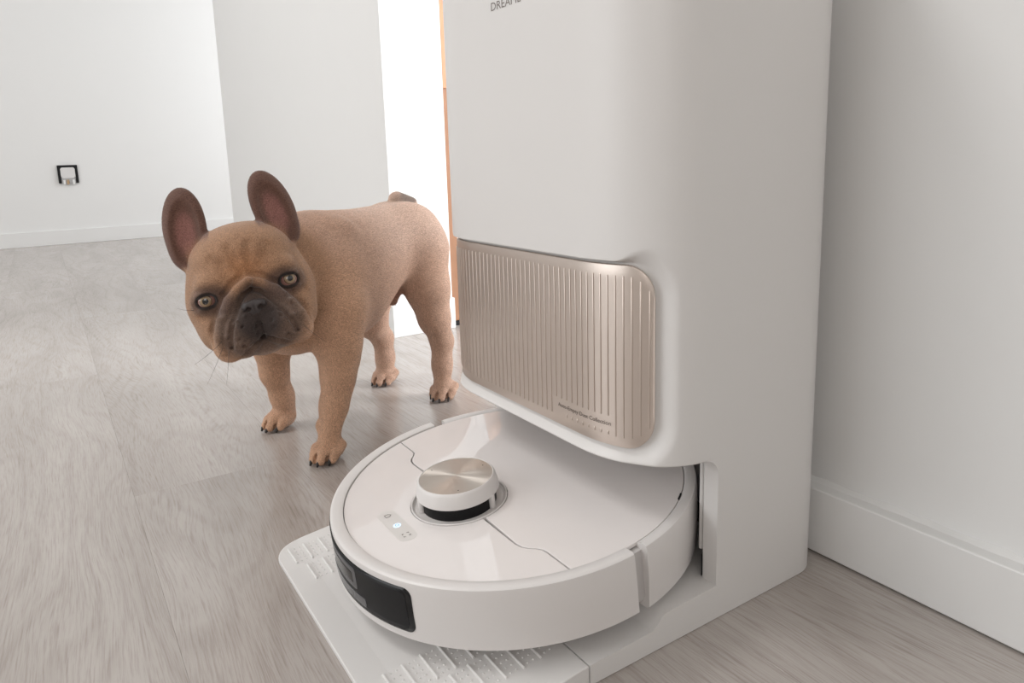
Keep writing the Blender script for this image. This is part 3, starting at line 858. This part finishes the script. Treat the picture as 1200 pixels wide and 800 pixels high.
# short lying hairs over the coat: one slim blade each, too many to count
rg = np.random.default_rng(5)
quad = Q[rg.random(len(Q)) < .80]
P0 = V[quad]; w4 = rg.dirichlet((1, 1, 1, 1), len(quad)); base = (P0*w4[..., None]).sum(1)
nr_ = np.cross(P0[:, 2]-P0[:, 0], P0[:, 3]-P0[:, 1]); nr_ /= np.maximum(np.linalg.norm(nr_, axis=1), 1e-12)[:, None]
hh = ((base-HC)@HM)/HS
inh = sst(-np.sqrt(hh[:, 0]**2+(hh[:, 1]-8)**2+hh[:, 2]**2), -112, -84)[:, None]
flow = np.tile(np.array((-1.0, 0, -.35)), (len(base), 1)); low = sst(-base[:, 2], -.16, -.10)[:, None]; flow = flow*(1-low)+np.array((0, 0, -1.0))*low
fh = np.stack([hh[:, 0]*.8, hh[:, 1]+18, np.full(len(hh), -25.0)], 1)@HM.T; fh /= np.linalg.norm(fh, axis=1)[:, None]
flow = flow*(1-inh)+fh*inh + rg.normal(0, .22, flow.shape)
flow -= nr_*(flow*nr_).sum(1)[:, None]; flow /= np.maximum(np.linalg.norm(flow, axis=1), 1e-9)[:, None]
sidev = np.cross(nr_, flow)
face = inh[:, 0]*sst(-np.sqrt((hh[:, 0]/55)**2+((hh[:, 1]+30)/52)**2), -1.1, -.8)*sst(hh[:, 2], 10, 35)
ln = (.0030-.0010*inh[:, 0]-.0009*face)*(.6+.7*rg.random(len(base)))
earz = inh[:, 0]*0+sst(hh[:, 1], 60, 72)*(np.linalg.norm(hh[:, :2], axis=1) < 160); ln = ln*(1-.45*earz)
paw = sst(-base[:, 2], -.03, -.012); ln = ln*(1-.5*paw)
ok = (base[:, 2] > .004) & ~((np.sqrt((hh[:, 0]/46)**2+((hh[:, 1]+36)/38)**2) < 1) & (hh[:, 2] > 20) & (rg.random(len(base)) < .8))
for ea, eb in EYES: ok &= ~((np.hypot((hh[:, 0]-ea)/1.3, hh[:, 1]-eb) < 11) & (hh[:, 2] > 10))
ok &= ~((np.hypot((hh[:, 0]+1)/1.3, hh[:, 1]+19) < 12) & (hh[:, 2] > 30))
base, nr_, flow, sidev, ln = base[ok], nr_[ok], flow[ok], sidev[ok], ln[ok]
colh = (C[quad].mean(1))[ok]*np.clip(rg.normal(1.16, .26, len(base)), .5, 1.75)[:, None]
wd = .00022
tip = base+flow*ln[:, None]+nr_*(ln*.24)[:, None]
T = np.stack([base-sidev*wd, base+sidev*wd, tip], 1).reshape(-1, 3)
fm = bpy.data.meshes.new('fur'); fm.vertices.add(len(T)); fm.vertices.foreach_set('co', T.astype(np.float32).ravel())
fm.loops.add(len(T)); fm.loops.foreach_set('vertex_index', np.arange(len(T), dtype=np.int32))
fm.polygons.add(len(base)); fm.polygons.foreach_set('loop_start', np.arange(0, len(T), 3, dtype=np.int32))
fm.update(calc_edges=True)
fa = fm.color_attributes.new('coat', 'FLOAT_COLOR', 'POINT')
fa.data.foreach_set('color', np.concatenate([np.repeat(colh, 3, 0), np.ones((len(T), 1))], 1).astype(np.float32).ravel())
M_fur = bpy.data.materials.new('fawn hair'); M_fur.use_nodes = True
nt = M_fur.node_tree; b = nt.nodes['Principled BSDF']; at2 = nt.nodes.new('ShaderNodeAttribute'); at2.attribute_name = 'coat'
nt.links.new(at2.outputs['Color'], b.inputs['Base Color']); b.inputs['Roughness'].default_value = .55; b.inputs['Specular IOR Level'].default_value = .25
fm.materials.append(M_fur)
fur = bpy.data.objects.new('fur', fm); col.objects.link(fur); fur.parent = dog; fur['kind'] = 'stuff'

# eyes: ball with amber iris, pupil and clear front
M_sclera = mat('eye white', lin(168, 126, 116), .12, coat=1)
M_iris = mat('amber iris', lin(150, 126, 96), .1, noise=(900, .25), coat=1)
M_iris2 = mat('brown iris rim', lin(84, 62, 46), .1, coat=1)
M_pupil = mat('pupil', (.004, .004, .004, 1), .04, coat=1)
R3 = HM
def ball_cap(name, centre, axis, r, amax, material, parent, amin=0, n=28, m_=12):
    axis = np.array(axis)/np.linalg.norm(axis); e1 = np.cross(axis, (0, 0, 1)); e1 /= np.linalg.norm(e1); e2 = np.cross(axis, e1)
    v = []; f = []
    for i in range(m_+1):
        t = amin+(amax-amin)*i/m_
        for j in range(n):
            p = 2*math.pi*j/n; v.append(np.array(centre)+r*(axis*math.cos(t)+(e1*math.cos(p)+e2*math.sin(p))*math.sin(t)))
    for i in range(m_):
        for j in range(n): f.append((i*n+j, i*n+(j+1) % n, (i+1)*n+(j+1) % n, (i+1)*n+j))
    return mk(name, v, f, material, parent, angle=80)
for (ea, eb, ec), gz in zip(eyec, ((-.10, -.02), (.16, .10))):
    cen = H(ea, eb, ec); r = 10.8*HS
    eye = ball_cap('eyeball', cen, HM[:, 2], r, math.pi, M_sclera, dog)
    g = HM@np.array((gz[0], gz[1], 1.0))
    ball_cap('iris_rim', cen, g, r*1.012, .66, M_iris2, eye)
    ball_cap('iris', cen, g, r*1.022, .58, M_iris, eye)
    ball_cap('pupil', cen, g, r*1.032, .30, M_pupil, eye)
# nose leather
nc_ = surf_c(-1, -17)
keep = prims; prims = []
nc_ -= 3.5
hell((-1, -19, nc_+1), (11.5, 8, 6.5), 3)
hell((-1, -24, nc_+1), (6.5, 7.5, 6), 4)
for s_ in (1, -1):
    hell((-1+8*s_, -17.5, nc_+2), (5.5, 5.8, 5.5), 3)
    hell((-1+6.2*s_, -19.5, nc_+6.5), (2.6, 2.0, 4.5), 1.5, (0, 0, .5*s_), 'd')
    hcone((-1+7.5*s_, -20.5, nc_+6.5), (-1+12*s_, -23, nc_+3), 1.1, .9, 2, 'd')
hcone((-1, -14, nc_+8), (-1, -32, nc_+7), .8, .8, 2, 'd')
c0 = H(-1, -18, nc_+1)
NV, NQ = surface(c0-.024, c0+.024, .0006)
prims = keep
mk('nose', NV, NQ, mat('dark nose leather', lin(54, 46, 45), .48, noise=(700, .3), bump=(1400, .25)), dog, angle=80)
# claws
M_claw = mat('dark claw', (.012, .009, .008, 1), .3)
for a, b2 in claws:
    a = np.array(a); b2 = np.array(b2); d = b2-a; d /= np.linalg.norm(d); e1 = np.cross(d, (0, 0, 1)); e1 /= np.linalg.norm(e1); e2 = np.cross(d, e1)
    v = []; f = []
    for i, (t, r) in enumerate(((-.6, .0030), (.1, .0033), (.6, .0028), (1, .0014))):
        p = a+(b2-a)*t+np.array((0, 0, .0012*math.sin(math.pi*max(t, 0))))
        for j in range(8): v.append(p+r*(e1*math.cos(j*math.pi/4)*.75+e2*math.sin(j*math.pi/4)))
    for i in range(3):
        for j in range(8): f.append((i*8+j, i*8+(j+1) % 8, (i+1)*8+(j+1) % 8, (i+1)*8+j))
    f += [tuple(range(7, -1, -1)), tuple(range(24, 32))]
    mk('claw', v, f, M_claw, dog, angle=60)
# whiskers
M_wh = mat('whisker', (.05, .04, .04, 1), .4)
rw = random.Random(8)
for a, b, da, db in ((-40, -44, -34, -16), (-42, -50, -26, -34), (-38, -56, -12, -34), (-62, -8, -16, 8), (41, -50, 22, -30)):
    c = surf_c(a, b); P0 = H(a, b, c-1); P1 = H(a+da*.5, b+db*.5-2, c+8); P2 = H(a+da, b+db, c+6)
    v = []; f = []
    for i in range(9):
        t = i/8; p = P0*(1-t)**2+2*P1*t*(1-t)+P2*t*t; r = .00028*(1-.7*t)
        for j in range(4): v.append(p+r*(HM[:, 0]*math.cos(j*math.pi/2)+HM[:, 1]*math.sin(j*math.pi/2)))
    for i in range(8):
        for j in range(4): f.append((i*4+j, i*4+(j+1) % 4, (i+1)*4+(j+1) % 4, (i+1)*4+j))
    mk('whisker', v, f, M_wh, dog)
